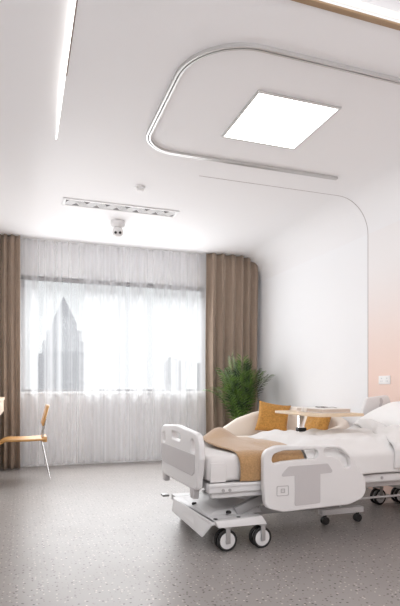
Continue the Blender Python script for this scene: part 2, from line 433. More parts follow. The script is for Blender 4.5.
# ------------------------------------------------------------------ city outside
def bmat(name, c, win):
    m = bpy.data.materials.new(name); m.use_nodes = True
    nt = m.node_tree; b = nt.nodes['Principled BSDF']; b.inputs['Roughness'].default_value = 0.8
    tc = nt.nodes.new('ShaderNodeTexCoord'); br = nt.nodes.new('ShaderNodeTexBrick')
    mp = nt.nodes.new('ShaderNodeMapping'); mp.inputs['Rotation'].default_value = (PI/2, 0, 0)
    nt.links.new(tc.outputs['Object'], mp.inputs[0]); nt.links.new(mp.outputs[0], br.inputs['Vector'])
    br.offset = 0.0; br.inputs['Scale'].default_value = 0.28; br.inputs['Mortar Size'].default_value = 0.08
    br.inputs['Color1'].default_value = (*win, 1); br.inputs['Color2'].default_value = (win[0]*1.2, win[1]*1.2, win[2]*1.2, 1); br.inputs['Mortar'].default_value = (*c, 1)
    nt.links.new(br.outputs['Color'], b.inputs['Base Color'])
    return m
B1 = bmat('tower_facade', (0.50, 0.50, 0.53), (0.33, 0.33, 0.36))
B2 = bmat('block_facade', (0.40, 0.40, 0.43), (0.28, 0.28, 0.31))
BROOF = mat('slate_roof', (0.38, 0.38, 0.41), 0.7)
YT = 300.0
tw = thing('tower_building', 'tall pointed tower with stepped shoulders seen through the sheer curtain', 'building', (22, YT, -60))
bm = bmesh.new()
for (x0, x1, z1, d) in ((8.2, 34.5, 19.5, 26), (10.8, 32.8, 27, 22), (13, 31, 33, 18), (15.3, 28.8, 37, 13.5)):
    box(bm, x0, x1, YT-d/2, YT+d/2, -60, z1)
finish('tower_body', bm, B1, tw, smooth=0)
bm = bmesh.new()
cx, cy = 22.05, YT; r = 6.75
vs = [bm.verts.new(p) for p in ((cx-r,cy-r,37),(cx+r,cy-r,37),(cx+r,cy+r,37),(cx-r,cy+r,37),(cx,cy,53))]
for f in ((0,1,4),(1,2,4),(2,3,4),(3,0,4),(3,2,1,0)): bm.faces.new([vs[i] for i in f])
finish('spire', bm, BROOF, tw, smooth=0)
def block(x0, x1, z1, y, lab, roofh=2):
    t = thing('apartment_block', lab, 'building', ((x0+x1)/2, y, -60))
    bm = bmesh.new(); box(bm, x0, x1, y, y+15, -60, z1); finish('facade', bm, B2, t, smooth=0)
    bm = bmesh.new(); box(bm, x0+1, x0+(x1-x0)*0.5, y+2, y+10, z1, z1+roofh); finish('roof_house', bm, BROOF, t, smooth=0)
block(85, 95, 18, YT, 'narrow grey block beyond the window right of its middle')
block(100, 116, 16, YT-20, 'low grey block beyond the window beside the right drape')
bm = bmesh.new(); box(bm, -400, 600, 30, 900, -61, -60); struct(finish('ground', bm, mat('city_ground', (0.25, 0.25, 0.26), 0.9, var=0.1, vscale=0.02), smooth=0))

# ------------------------------------------------------------------ ceiling fittings
cl = thing('ceiling_light', 'square white ceiling light panel inside the curtain track', 'ceiling light', (1.79, 3.40, ZC))
bm = bmesh.new()
lx0, lx1, ly0, ly1 = 1.470, 2.112, 3.074, 3.73
for (a, b, c, d) in ((lx0, lx1, ly0, ly0+0.014), (lx0, lx1, ly1-0.014, ly1), (lx0, lx0+0.014, ly0+0.014, ly1-0.014), (lx1-0.014, lx1, ly0+0.014, ly1-0.014)):
    box(bm, a, b, c, d, ZC-0.014, ZC-0.0005, 0.001)
finish('frame', bm, ALU, cl, smooth=0)
bm = bmesh.new(); box(bm, lx0+0.014, lx1-0.014, ly0+0.014, ly1-0.014, ZC-0.010, ZC-0.001)
finish('diffuser', bm, emis('panel_glow', (1.0, 0.985, 0.965), 5.0), cl, smooth=0)

# curtain track around the bed
def arc(cx, cy, r, a0, a1, n=14): return [(cx+r*math.cos(lerp(a0, a1, k/n)), cy+r*math.sin(lerp(a0, a1, k/n))) for k in range(n+1)]
tx0, ty0, ty1, tx1 = 0.920, 2.680, 4.115, 2.78
tp = [(tx1, ty1)] + arc(tx0+0.27, ty1-0.27, 0.27, PI/2, PI) + arc(tx0+0.40, ty0+0.40, 0.40, PI, 1.5*PI) + [(tx1+0.5, ty0)]
def ribbon(bm, pts, off0, off1, z0, z1):
    sec = []
    for i, p in enumerate(pts):
        a = Vector(pts[max(0, i-1)]); b = Vector(pts[min(len(pts)-1, i+1)]); t = (b-a).normalized(); nrm = Vector((-t.y, t.x))
        q = Vector(p)
        sec.append([bm.verts.new((*(q+nrm*o), z)) for o, z in ((off0, z0), (off1, z0), (off1, z1), (off0, z1))])
    for s, t in zip(sec, sec[1:]):
        for k in range(4): bm.faces.new((s[k], s[(k+1) % 4], t[(k+1) % 4], t[k]))
    bm.faces.new(sec[0]); bm.faces.new(list(reversed(sec[-1])))
    bmesh.ops.recalc_face_normals(bm, faces=bm.faces)
ct = thing('curtain_track', 'rounded aluminium curtain track looping around the ceiling light above the bed', 'curtain track', (1.8, 3.4, ZC))
bm = bmesh.new(); ribbon(bm, tp, -0.017, -0.004, ZC-0.022, ZC-0.0005); ribbon(bm, tp, 0.004, 0.017, ZC-0.022, ZC-0.0005)
finish('rail', bm, ALU, ct, smooth=30)
bm = bmesh.new(); ribbon(bm, tp, -0.004, 0.004, ZC-0.012, ZC-0.0005)
finish('groove', bm, DGREY, ct, smooth=30)

vt = thing('ceiling_vent', 'long slim white air vent grille in the ceiling before the curtains', 'air vent', (1.03, 5.57, ZC))
vx0, vx1, vy0, vy1 = 0.40, 1.655, 5.465, 5.685
bm = bmesh.new()
box(bm, vx0, vx1, vy0, vy0+0.03, ZC-0.012, ZC-0.0005, 0.003); box(bm, vx0, vx1, vy1-0.03, vy1, ZC-0.012, ZC-0.0005, 0.003)
box(bm, vx0, vx0+0.03, vy0+0.03, vy1-0.03, ZC-0.012, ZC-0.0005, 0.003); box(bm, vx1-0.03, vx1, vy0+0.03, vy1-0.03, ZC-0.012, ZC-0.0005, 0.003)
finish('frame', bm, METW, vt)
bm = bmesh.new(); box(bm, vx0+0.03, vx1-0.03, vy0+0.03, vy1-0.03, ZC-0.003, ZC-0.0008)
finish('backing', bm, mat('vent_shadow', (0.22, 0.215, 0.215), 0.9), vt, smooth=0)
bm = bmesh.new(); L = vx1-vx0-0.06; nz = 11
for k in range(nz*6):                       # zigzag blades, alternating diagonal bands
    x = vx0+0.03+L*(k+0.5)/(nz*6); s = 1 if (k//6) % 2 == 0 else -1
    M = Matrix.Translation((x, (vy0+vy1)/2, ZC-0.006)) @ Matrix.Rotation(s*0.5, 4, 'Z')
    box(bm, -0.0035, 0.0035, -0.084, 0.084, -0.003, 0.003, M=M)
finish('grille', bm, METW, vt, smooth=0)

sd = thing('smoke_detector', 'small round white smoke detector on the ceiling behind the vent', 'smoke detector', (1.09, 4.94, ZC))
DN = lambda x, y, z: Matrix.Translation((x, y, z)) @ Matrix.Rotation(PI, 4, 'X')
bm = bmesh.new(); lathe(bm, [(0.052, 0.0005), (0.052, 0.014), (0.046, 0.018)], DN(1.09, 4.94, ZC)); finish('base', bm, METW, sd)
bm = bmesh.new(); lathe(bm, [(0.034, 0.018), (0.036, 0.034), (0.028, 0.044), (0.012, 0.047)], DN(1.09, 4.94, ZC)); finish('sensor_head', bm, PLAS, sd)

cm = thing('ceiling_camera', 'white dome security camera with two dark lenses on the ceiling near the curtain', 'security camera', (1.068, 6.06, ZC))
cp = (1.068, 6.06)
bm = bmesh.new(); lathe(bm, [(0.088, 0.0005), (0.088, 0.03), (0.080, 0.055), (0.064, 0.072)], DN(*cp, ZC)); finish('mount', bm, METW, cm)
bm = bmesh.new(); lathe(bm, [(0.055, 0.0725)] + [(0.066*math.sin(a), 0.125-0.066*math.cos(a)) for a in [0.75+k*0.19 for k in range(13)]], DN(*cp, ZC)); finish('camera_ball', bm, PLAS, cm)
bm = bmesh.new()
dirv = Vector((-cp[0]*0.9, -cp[1], -1.6)).normalized(); cc = Vector((cp[0], cp[1], ZC-0.125)); side = dirv.cross(Vector((0, 0, 1))).normalized(); up = side.cross(dirv)
for s in (-1, 1):
    p = cc + (dirv*0.052+side*s*0.026-up*0.006)
    tube(bm, [p, p+dirv*0.018], 0.0155, 16)
finish('lenses', bm, BLACK, cm)

# wall socket on peach wall
so = thing('wall_socket', 'white double wall socket plate on the peach wall', 'socket', (XR, 4.235, 1.13))
bm = bmesh.new(); box(bm, XR-0.010, XR-0.0005, 4.15, 4.32, 1.088, 1.172, 0.003); finish('face_plate', bm, PILLOW, so)
SLOT = mat('slot_grey', (0.33, 0.32, 0.34), 0.6)
for yc in (4.195, 4.275):
    for k_, (dy, w, h, z) in enumerate(((0, 0.017, 0.005, 1.148), (-0.010, 0.004, 0.012, 1.118), (0.010, 0.004, 0.012, 1.118))):
        bm = bmesh.new(); box(bm, XR-0.0115, XR-0.0095, yc+dy-w/2, yc+dy+w/2, z-h/2, z+h/2)
        finish('socket_slot', bm, SLOT, so, smooth=0)

# ------------------------------------------------------------------ desk + chair at left
dk = thing('desk', 'pale wooden desk edge jutting in from the left above the chair seat', 'desk', (-0.5, 6.1, 0))
bm = bmesh.new(); box(bm, XL+0.005, -0.205, 5.35, 6.75, 0.905, 0.94, 0.004); finish('desk_top', bm, LWOOD, dk)
bm = bmesh.new(); box(bm, XL+0.01, -0.215, 5.37, 6.735, 0.765, 0.905, 0.004); finish('drawer_box', bm, LWOOD, dk)
bm = bmesh.new()
box(bm, XL+0.01, -0.5, 6.68, 6.73, 0, 0.765, 0.003); finish('side_panel', bm, LWOOD, dk)
bm = bmesh.new(); box(bm, XL+0.01, -0.5, 5.38, 5.43, 0, 0.765, 0.003); finish('side_panel', bm, LWOOD, dk)

ch = thing('desk_chair', 'honey wood desk chair with thin chrome legs at the left edge', 'chair', (0.02, 6.36, 0))
bm = bmesh.new()                             # curved ply seat
def seatf(u, v):
    x = lerp(-0.285, 0.25, u); y = lerp(6.14, 6.58, v)
    z = 0.462 + 0.010*((2*v-1)**2) - 0.055*sstep(0.28, 0.0, u)**2 - 0.006*math.sin(PI*u)
    return (x, y, z)
grid(bm, seatf, 16, 12); o = finish('seat', bm, HWOOD, ch, smooth=60); solidify(o, 0.024, -1)
o.modifiers.new('round', 'BEVEL').width = 0.006
bm = bmesh.new()
def backf(u, v):
    y = lerp(6.15, 6.57, u); z = lerp(0.615, 0.85, v)
    x = 0.235 + 0.27*(z-0.615) + 0.018*(2*u-1)**2*-1
    return (x, y, z)
grid(bm, backf, 14, 8); o = finish('backrest', bm, HWOOD, ch, smooth=60); solidify(o, 0.022, 0)
o.modifiers.new('round', 'BEVEL').width = 0.006
bm = bmesh.new(); box(bm, 0.215, 0.27, 6.19, 6.53, 0.425, 0.485, 0.006); finish('rear_rail', bm, HWOOD, ch)
for y, yf in ((6.20, 6.10), (6.52, 6.61)):
    bm = bmesh.new(); tube(bm, [(0.222, y, 0.445), (0.228, y, 0.53), (0.245, y, 0.63), (0.262, y, 0.70)], 0.008); finish('back_post', bm, CHROME, ch)
    bm = bmesh.new(); tube(bm, [(0.215, y, 0.437), (0.26, (y+yf)/2, 0.22), (0.305, yf, 0.0)], 0.0085); finish('leg', bm, CHROME, ch)
    bm = bmesh.new(); tube(bm, [(-0.25, y, 0.40), (-0.32, (y+yf)/2, 0.22), (-0.40, yf, 0.0)], 0.0085); finish('leg', bm, CHROME, ch)

# ------------------------------------------------------------------ palm
pl = thing('potted_palm', 'bushy green palm in a pot between the sofa and the brown drape', 'plant', (2.86, 6.56, 0))
pxy = (2.86, 6.56)
bm = bmesh.new(); lathe(bm, [(0.11, 0), (0.14, 0.02), (0.17, 0.33), (0.175, 0.36), (0.16, 0.36), (0.155, 0.325)], Matrix.Translation((*pxy, 0)), cap=True); finish('pot', bm, POT, pl)
bm = bmesh.new(); lathe(bm, [(0.152, 0.30), (0.15, 0.345), (0.05, 0.352)], Matrix.Translation((*pxy, 0))); finish('soil', bm, SOIL, pl)
def leafmat():
    m = bpy.data.materials.new('palm_leaf'); m.use_nodes = True
    nt = m.node_tree; b = nt.nodes['Principled BSDF']; b.inputs['Roughness'].default_value = 0.38
    tc = nt.nodes.new('ShaderNodeTexCoord'); n = nt.nodes.new('ShaderNodeTexNoise'); n.inputs['Scale'].default_value = 9
    nt.links.new(tc.outputs['Object'], n.inputs['Vector'])
    cr = nt.nodes.new('ShaderNodeValToRGB')
    cr.color_ramp.elements[0].position = 0.35; cr.color_ramp.elements[0].color = (0.008, 0.030, 0.006, 1)
    cr.color_ramp.elements[1].position = 0.7; cr.color_ramp.elements[1].color = (0.15, 0.27, 0.04, 1)
    nt.links.new(n.outputs['Fac'], cr.inputs['Fac']); nt.links.new(cr.outputs['Color'], b.inputs['Base Color'])
    return m
LEAF = leafmat()
STEM = mat('palm_stem', (0.09, 0.14, 0.03), 0.5, var=0.2)
rp = random.Random(21)
for k in range(22):
    az = k*2.39996+0.9+rp.uniform(-0.2, 0.2)
    lean = lerp(0.08, 0.88, (k % 10)/9)*rp.uniform(0.85, 1.12)
    ln = (0.88+0.30*math.sin(PI*min(1, max(0, 1.05-lean*0.75))))*rp.uniform(0.88, 1.08) if lean > 0.3 else rp.uniform(1.02, 1.2)
    h0 = 0.35
    d = Vector((math.cos(az), math.sin(az)*0.62, 0))
    pts = []
    for i in range(13):
        t = i/12
        out = ln*0.47*lean*(t**1.5)*1.0 + 0.03
        zz = h0 + ln*(t - 0.36*lean*t**2.4)
        pts.append(Vector((pxy[0], pxy[1], 0)) + d*out + Vector((0, 0, zz)))
    bm = bmesh.new()
    tube(bm, pts, 0.005, 6, radii=[lerp(0.007, 0.0015, i/12) for i in range(13)])
    sidev = Vector((-d.y, d.x, 0)).normalized()
    for i in range(38):
        t = 0.24+0.76*i/37; q = t*12; a = int(min(11, q)); p = pts[a].lerp(pts[a+1], q-a)
        tan = (pts[a+1]-pts[a]).normalized(); s = 1 if i % 2 else -1
        L = 0.235*math.sin(PI*min(1, 0.18+0.80*(t-0.2)))*rp.uniform(0.85, 1.1)+0.03
        dr = (sidev*s*lerp(1.1, 0.6, t) + tan*0.6 + Vector((0, 0, 0.05))).normalized()
        nn = dr.cross(tan).normalized(); w = dr.cross(nn).normalized()*0.0095
        p1 = p+dr*L*0.5+Vector((0, 0, -0.004)); p2 = p+dr*L+Vector((0, 0, -0.035*lean-0.02))
        vs = [bm.verts.new(x) for x in (p, p1+w, p2, p1-w)]
        bm.faces.new(vs)
    # keep clear of curtain
    for v in bm.verts:
        if v.co.y > 6.93: v.co.y = 6.93 - 0.1*(v.co.y-6.93)
        if v.co.x > 3.38: v.co.x = 3.38
        if v.co.z < 0.80 and v.co.y < 6.30: v.co.y = 6.30
    finish('frond', bm, LEAF, pl, smooth=0)

# ------------------------------------------------------------------ sofa along the right wall
sf = thing('sofa', 'cream upholstered sofa with a low curved back behind the bed', 'sofa', (2.95, 5.45, 0))
path = [(2.40, 6.10), (2.60, 6.13), (2.85, 6.15), (3.10, 6.14)] + arc(3.13, 5.93, 0.21, PI/2, 0, 6) + [(3.34, 5.6), (3.34, 5.2), (3.34, 4.9)] + arc(3.18, 4.76, 0.16, 0, -PI/2, 6) + [(2.9, 4.60), (2.65, 4.60), (2.40, 4.62)]
cum = [0]
for a, b in zip(path, path[1:]): cum.append(cum[-1]+math.dist(a, b))
T = cum[-1]
hts = [(0, 0.55), (0.12, 0.63), (0.35, 0.715), (0.62, 0.765), (0.95, 0.81), (1.4, 0.815), (1.9, 0.79), (2.2, 0.73), (2.45, 0.66), (2.62, 0.60), (2.9, 0.53), (T-0.1, 0.47), (T, 0.44)]
bm = bmesh.new(); secs = []
for i, p in enumerate(path):
    a = Vector(path[max(0, i-1)]); b = Vector(path[min(len(path)-1, i+1)]); t = (b-a).normalized(); inn = Vector((t.y, -t.x))
    h = interp(hts, cum[i]); p = Vector(p); th = 0.13
    prof = [(0.015, 0.07), (0.0, 0.10), (0.0, h-0.05), (0.012, h-0.018), (0.04, h), (th-0.04, h), (th-0.012, h-0.018), (th, h-0.05), (th, 0.10), (th-0.015, 0.07)]
    secs.append([bm.verts.new((*(p+inn*o), z)) for o, z in prof])
for s, t in zip(secs, secs[1:]):
    for k in range(10): bm.faces.new((s[k], s[(k+1) % 10], t[(k+1) % 10], t[k]))
bm.faces.new(secs[0]); bm.faces.new(list(reversed(secs[-1])))
bmesh.ops.recalc_face_normals(bm, faces=bm.faces)
o = finish('sofa_back', bm, CREAM, sf, smooth=60)
bm = bmesh.new(); box(bm, 2.42, 3.20, 4.75, 5.98, 0.30, 0.45, 0.04, 4); finish('seat_cushion', bm, CREAM, sf)
bm = bmesh.new(); box(bm, 2.45, 3.20, 4.75, 5.98, 0.08, 0.295, 0.01); finish('seat_base', bm, CREAM, sf)
for x, y in ((2.5, 4.68), (2.5, 6.03), (3.2, 4.70), (3.2, 6.02)):
    bm = bmesh.new(); tube(bm, [(x, y, 0), (x, y, 0.072)], 0.02); finish('leg', bm, BWOOD, sf)

def cushion(name, w, h, t, m, M, seed, n=22, pinch=0.10):
    bm = bmesh.new()
    def pt(sgn):
        def f(u, v):
            a, b = 2*u-1, 2*v-1
            ea = max(0.0, (1-a*a)); eb = max(0.0, (1-b*b))
            z = sgn*t/2*(ea**0.42)*(eb**0.42)*(1+0.10*noise.noise((a*1.7+seed, b*1.7, seed)))
            x = a*w/2*(1-pinch*eb*abs(a)**2); y = b*h/2*(1-pinch*ea*abs(b)**2)
            return (x, y, z + 0.012*noise.noise((a*2.5, b*2.5, seed+3))*ea*eb)
        return f
    grid(bm, pt(1), n, n); g2 = grid(bm, pt(-1), n, n)
    bmesh.ops.remove_doubles(bm, verts=bm.verts, dist=1e-4)
    bmesh.ops.recalc_face_normals(bm, faces=bm.faces)
    bmesh.ops.transform(bm, matrix=M, verts=bm.verts)
    return finish(name, bm, m, None, smooth=80)
def frame(center, normal, roll):
    nz = Vector(normal).normalized(); x = Vector((0, 0, 1)).cross(nz).normalized(); y = nz.cross(x)
    R = Matrix((x, y, nz)).transposed().to_4x4()
    return Matrix.Translation(center) @ R @ Matrix.Rotation(roll, 4, 'Z')
tag(cushion('throw_pillow', 0.41, 0.41, 0.15, OCHRE, frame((2.98, 5.80, 0.675), (-0.35, -0.93, 0.42), -0.18), 2),
    'ochre cushion leaning in the corner of the sofa below the palm', 'cushion', 'ochre cushions on the sofa')
tag(cushion('throw_pillow', 0.36, 0.36, 0.13, OCHRE, frame((3.06, 4.92, 0.63), (-0.93, -0.2, 0.50), 0.12), 6),
    'ochre cushion on the sofa seen underneath the overbed table top', 'cushion', 'ochre cushions on the sofa')

# ------------------------------------------------------------------ hospital bed
bed = thing('hospital_bed', 'white adjustable hospital bed on casters with grey inset panels', 'bed', (2.2, 3.53, 0))
YN, YFAR = 3.03, 4.03
# footboard
fb_out = roundpoly([(3.10, 0.395, 0.04), (3.20, 0.385, 0.02), (3.86, 0.375, 0.02), (3.94, 0.385, 0.04), (3.995, 0.60, 0.05), (3.985, 0.757, 0.085), (3.56, 0.785, 0.4), (3.06, 0.757, 0.10), (3.045, 0.60, 0.05)])
hole = lambda pts: roundpoly(pts, 5)
fb_h = [hole([(3.125, 0.632, 0.022), (3.225, 0.632, 0.022), (3.225, 0.712, 0.03), (3.15, 0.712, 0.03)]),
        hole([(3.46, 0.680, 0.018), (3.68, 0.680, 0.018), (3.68, 0.730, 0.02), (3.46, 0.730, 0.02)]),
        hole([(3.86, 0.632, 0.022), (3.935, 0.632, 0.022), (3.925, 0.712, 0.03), (3.86, 0.712, 0.03)])]
fb = plate('footboard', [fb_out]+fb_h, 0.042, 0.012, PLAS, MYZ(1.070), bed)
plate('inset_panel', [roundpoly([(3.19, 0.475, 0.02), (3.90, 0.475, 0.02), (3.95, 0.495, 0.02), (3.965, 0.618, 0.01), (3.125, 0.618, 0.01), (3.14, 0.50, 0.02)])], 0.004, 0.0015, PLAS2, MYZ(1.0475), fb)
for y in (3.20, 3.90):
    bm = bmesh.new(); hexa(bm, [(1.050, y-0.03, 0.325), (1.090, y-0.03, 0.325), (1.090, y+0.03, 0.325), (1.050, y+0.03, 0.325)], [(1.049, y-0.05, 0.405), (1.091, y-0.05, 0.405), (1.091, y+0.05, 0.405), (1.049, y+0.05, 0.405)], 0.006)
    finish('footboard_foot', bm, PLAS2, fb)
# headboard (low, behind the pillow)
plate('headboard', [roundpoly([(3.08, 0.42, 0.04), (3.98, 0.42, 0.04), (3.98, 0.78, 0.08), (3.08, 0.78, 0.08)])], 0.04, 0.012, PLAS, MYZ(3.31), bed)
# near side rail
sr_y = 2.985
sr_out = roundpoly([(1.468, 0.281, 0.06), (1.596, 0.244, 0.05), (2.101, 0.257, 0.12), (2.239, 0.301, 0.14), (2.233, 0.427, 0.10), (2.121, 0.578, 0.14), (2.043, 0.662, 0.12), (1.547, 0.678, 0.11), (1.455, 0.641, 0.08), (1.455, 0.456, 0.06)])
sr_h1 = roundpoly([(1.513, 0.558, 0.025), (1.596, 0.573, 0.03), (1.854, 0.583, 0.03), (1.858, 0.641, 0.035), (1.596, 0.644, 0.05), (1.518, 0.621, 0.04)], 5)
sr_h2 = roundpoly([(1.902, 0.594, 0.022), (1.975, 0.594, 0.06), (2.038, 0.548, 0.05), (2.063, 0.505, 0.018), (2.111, 0.519, 0.018), (2.101, 0.578, 0.05), (2.024, 0.641, 0.06), (1.902, 0.649, 0.03)], 5)
sr = plate('side_rail', [sr_out, sr_h1, sr_h2], 0.046, 0.009, PLAS, MXZ(sr_y), bed)
plate('inset_panel', [roundpoly([(1.680, 0.280, 0.012), (1.872, 0.286, 0.012), (1.872, 0.480, 0.0), (1.975, 0.483, 0.012), (1.930, 0.546, 0.02), (1.635, 0.540, 0.02), (1.568, 0.476, 0.012), (1.680, 0.478, 0.0)])], 0.004, 0.0015, PLAS2, MXZ(sr_y-0.0235), sr)
bl = roundpoly([(1.548, 0.352, 0.008), (1.636, 0.352, 0.008), (1.636, 0.418, 0.008), (1.548, 0.418, 0.008)], 3)
bl2 = roundpoly([(1.553, 0.357, 0.006), (1.631, 0.357, 0.006), (1.631, 0.413, 0.006), (1.553, 0.413, 0.006)], 3)
BADGE = mat('badge_grey', (0.47, 0.45, 0.45), 0.5)
bd = plate('badge', [bl, bl2], 0.003, 0.0008, BADGE, MXZ(sr_y-0.024), sr)
sq = lambda a, b, c, d: [(a, c), (b, c), (b, d), (a, d)]
plate('badge_mark', [sq(1.578, 0.608, 0.371, 0.399) if False else sq(1.578, 1.608, 0.371, 0.399), sq(1.584, 1.602, 0.377, 0.393)], 0.003, 0.0006, BADGE, MXZ(sr_y-0.024), bd)
plate('badge_mark', [sq(1.589, 1.597, 0.382, 0.388)], 0.003, 0.0006, BADGE, MXZ(sr_y-0.024), bd)
# rail brackets
for x in (1.62, 2.05):
    bm = bmesh.new(); box(bm, x-0.03, x+0.03, 3.009, 3.034, 0.36, 0.42, 0.004); finish('rail_bracket', bm, METG, bed)
# far head-end rail, tipped with the raised backrest
hr_out = roundpoly([(2.98, 0.66, 0.05), (3.30, 0.74, 0.05), (3.355, 0.885, 0.06), (3.325, 0.985, 0.05), (3.07, 0.958, 0.05), (3.03, 0.86, 0.05)])
hr = plate('head_side_rail', [hr_out], 0.04, 0.012, PLAS, MXZ(4.075), bed)
plate('handle_recess', [roundpoly([(3.20, 0.87, 0.012), (3.235, 0.875, 0.012), (3.255, 0.925, 0.012), (3.235, 0.96, 0.012), (3.21, 0.95, 0.012), (3.222, 0.915, 0.012)])], 0.004, 0.0015, PLAS2, MXZ(4.0545), hr)
# deck frame
bm = bmesh.new()
for y in (YN+0.03, YFAR-0.03):
    box(bm, 1.11, 3.28, y-0.03, y+0.03, 0.383, 0.440, 0.006)
    box(bm, 1.20, 3.20, y+(0.10 if y < 3.5 else -0.10)-0.025, y+(0.10 if y < 3.5 else -0.10)+0.025, 0.325, 0.395, 0.006)
for x in (1.16, 1.75, 2.45, 3.2): box(bm, x-0.03, x+0.03, YN+0.06, YFAR-0.06, 0.385, 0.425, 0.004)
box(bm, 1.12, 3.26, YN+0.05, YFAR-0.05, 0.425, 0.438)
box(bm, 1.105, 1.80, YN-0.009, YN+0.02, 0.420, 0.444, 0.006)
finish('deck_frame', bm, METW, bed)
for x in (1.205, 1.25, 2.42):
    bm = bmesh.new(); tube(bm, [(x, YN-0.004, 0.41 if x > 2 else 0.398), (x, YN+0.1, 0.41 if x > 2 else 0.398)], 0.011, 12)
    finish('bolt', bm, METG, bed)
# lower side member behind bolts at the foot end
bm = bmesh.new(); box(bm, 1.14, 1.72, YN+0.03, YN+0.07, 0.345, 0.3825, 0.006); finish('lower_rail', bm, METW, bed)
# base
bm = bmesh.new()
hexa(bm, [(1.13, 3.05, 0.175), (1.49, 3.05, 0.175), (1.49, 3.86, 0.175), (1.11, 3.86, 0.175)], [(1.13, 3.05, 0.200), (1.49, 3.05, 0.200), (1.49, 3.86, 0.200), (1.11, 3.86, 0.200)], 0.005)
finish('base_cover', bm, METW, bed)
bm = bmesh.new()      # raised cover panel with a sloping edge
hexa(bm, [(1.17, 3.20, 0.2005), (1.55, 3.18, 0.2005), (1.55, 3.80, 0.2005), (1.17, 3.80, 0.2005)], [(1.24, 3.24, 0.225), (1.55, 3.22, 0.235), (1.55, 3.78, 0.235), (1.24, 3.78, 0.225)], 0.004)
finish('base_panel', bm, METW, bed)
bm = bmesh.new()      # downturned foot-end flap
hexa(bm, [(1.085, 3.10, 0.095), (1.092, 3.10, 0.095), (1.092, 3.80, 0.105), (1.085, 3.80, 0.105)], [(1.140, 3.045, 0.200), (1.160, 3.045, 0.200), (1.115, 3.80, 0.200), (1.100, 3.80, 0.200)], 0.002)
finish('base_flap', bm, METW, bed)
bm = bmesh.new()      # near lip above the casters
hexa(bm, [(1.17, 3.02, 0.163), (1.51, 3.02, 0.163), (1.51, 3.10, 0.163), (1.17, 3.10, 0.163)], [(1.155, 3.03, 0.203), (1.48, 3.03, 0.215), (1.48, 3.10, 0.215), (1.155, 3.10, 0.203)], 0.004)
finish('base_lip', bm, METW, bed)
for x, y in ((1.185, 3.55), (1.30, 3.17)):
    bm = bmesh.new(); lathe(bm, [(0.018, 0), (0.018, 0.012), (0.012, 0.016)], Matrix.Translation((x, y, 0.2005 if y > 3.3 else 0.216)), 16); finish('rubber_button', bm, BLACK, bed)
for x in (1.17, 1.33):
    bm = bmesh.new(); lathe(bm, [(0.014, 0), (0.014, 0.004)], Matrix.Translation((x, 3.075, 0.2075)), 12); finish('rubber_button', bm, BLACK, bed)
# base long members
bm = bmesh.new()
tube(bm, [(1.5, 3.11, 0.255), (3.25, 3.11, 0.255)], 0.009); tube(bm, [(1.5, 3.95, 0.255), (3.25, 3.95, 0.255)], 0.013)
box(bm, 3.12, 3.19, 3.05, 3.98, 0.165, 0.20, 0.006)
box(bm, 1.48, 2.22, 3.25, 3.31, 0.165, 0.215, 0.004); box(bm, 1.48, 2.22, 3.70, 3.76, 0.165, 0.215, 0.004)
for y in (3.11, 3.95): box(bm, 3.13, 3.18, y-0.02, y+0.02, 0.199, 0.262, 0.003)
box(bm, 1.14, 1.55, 3.86, 4.0, 0.150, 0.195, 0.004)
finish('base_frame', bm, METG, bed)
# lift arms
def bar(bm, a, b, w, h, bev=0.004):
    a = Vector(a); b = Vector(b); t = (b-a); L = t.length; t.normalize(); s = Vector((0, 1, 0)); u = t.cross(s).normalized()
    M = Matrix((t, s, u)).transposed().to_4x4(); M.translation = (a+b)/2
    box(bm, -L/2, L/2, -w/2, w/2, -h/2, h/2, bev, M=M)
for y in (3.20, 3.84):
    bm = bmesh.new(); bar(bm, (1.36, y, 0.215), (1.78, y, 0.375), 0.045, 0.06); finish('lift_arm', bm, METG, bed)
    bm = bmesh.new(); bar(bm, (1.30, y+(0.05 if y < 3.5 else -0.05), 0.335), (1.62, y+(0.05 if y < 3.5 else -0.05), 0.262), 0.04, 0.032); finish('lift_arm', bm, METW, bed)
    bm = bmesh.new(); bar(bm, (1.98, y, 0.22), (2.35, y, 0.375), 0.045, 0.05); finish('lift_arm', bm, METG, bed)
# brake pedals
bm = bmesh.new(); bar(bm, (2.98, 3.80, 0.295), (3.24, 3.80, 0.245), 0.06, 0.018); finish('brake_pedal', bm, PEACH, bed)
bm = bmesh.new(); tube(bm, [(2.80, 3.70, 0.33), (2.87, 3.70, 0.305), (2.93, 3.71, 0.285), (2.97, 3.72, 0.26)], 0.014); finish('brake_lever', bm, BLACK, bed)
bm = bmesh.new(); box(bm, 1.055, 1.11, 3.95, 4.02, 0.183, 0.200, 0.005); finish('foot_pedal', bm, METG, bed)
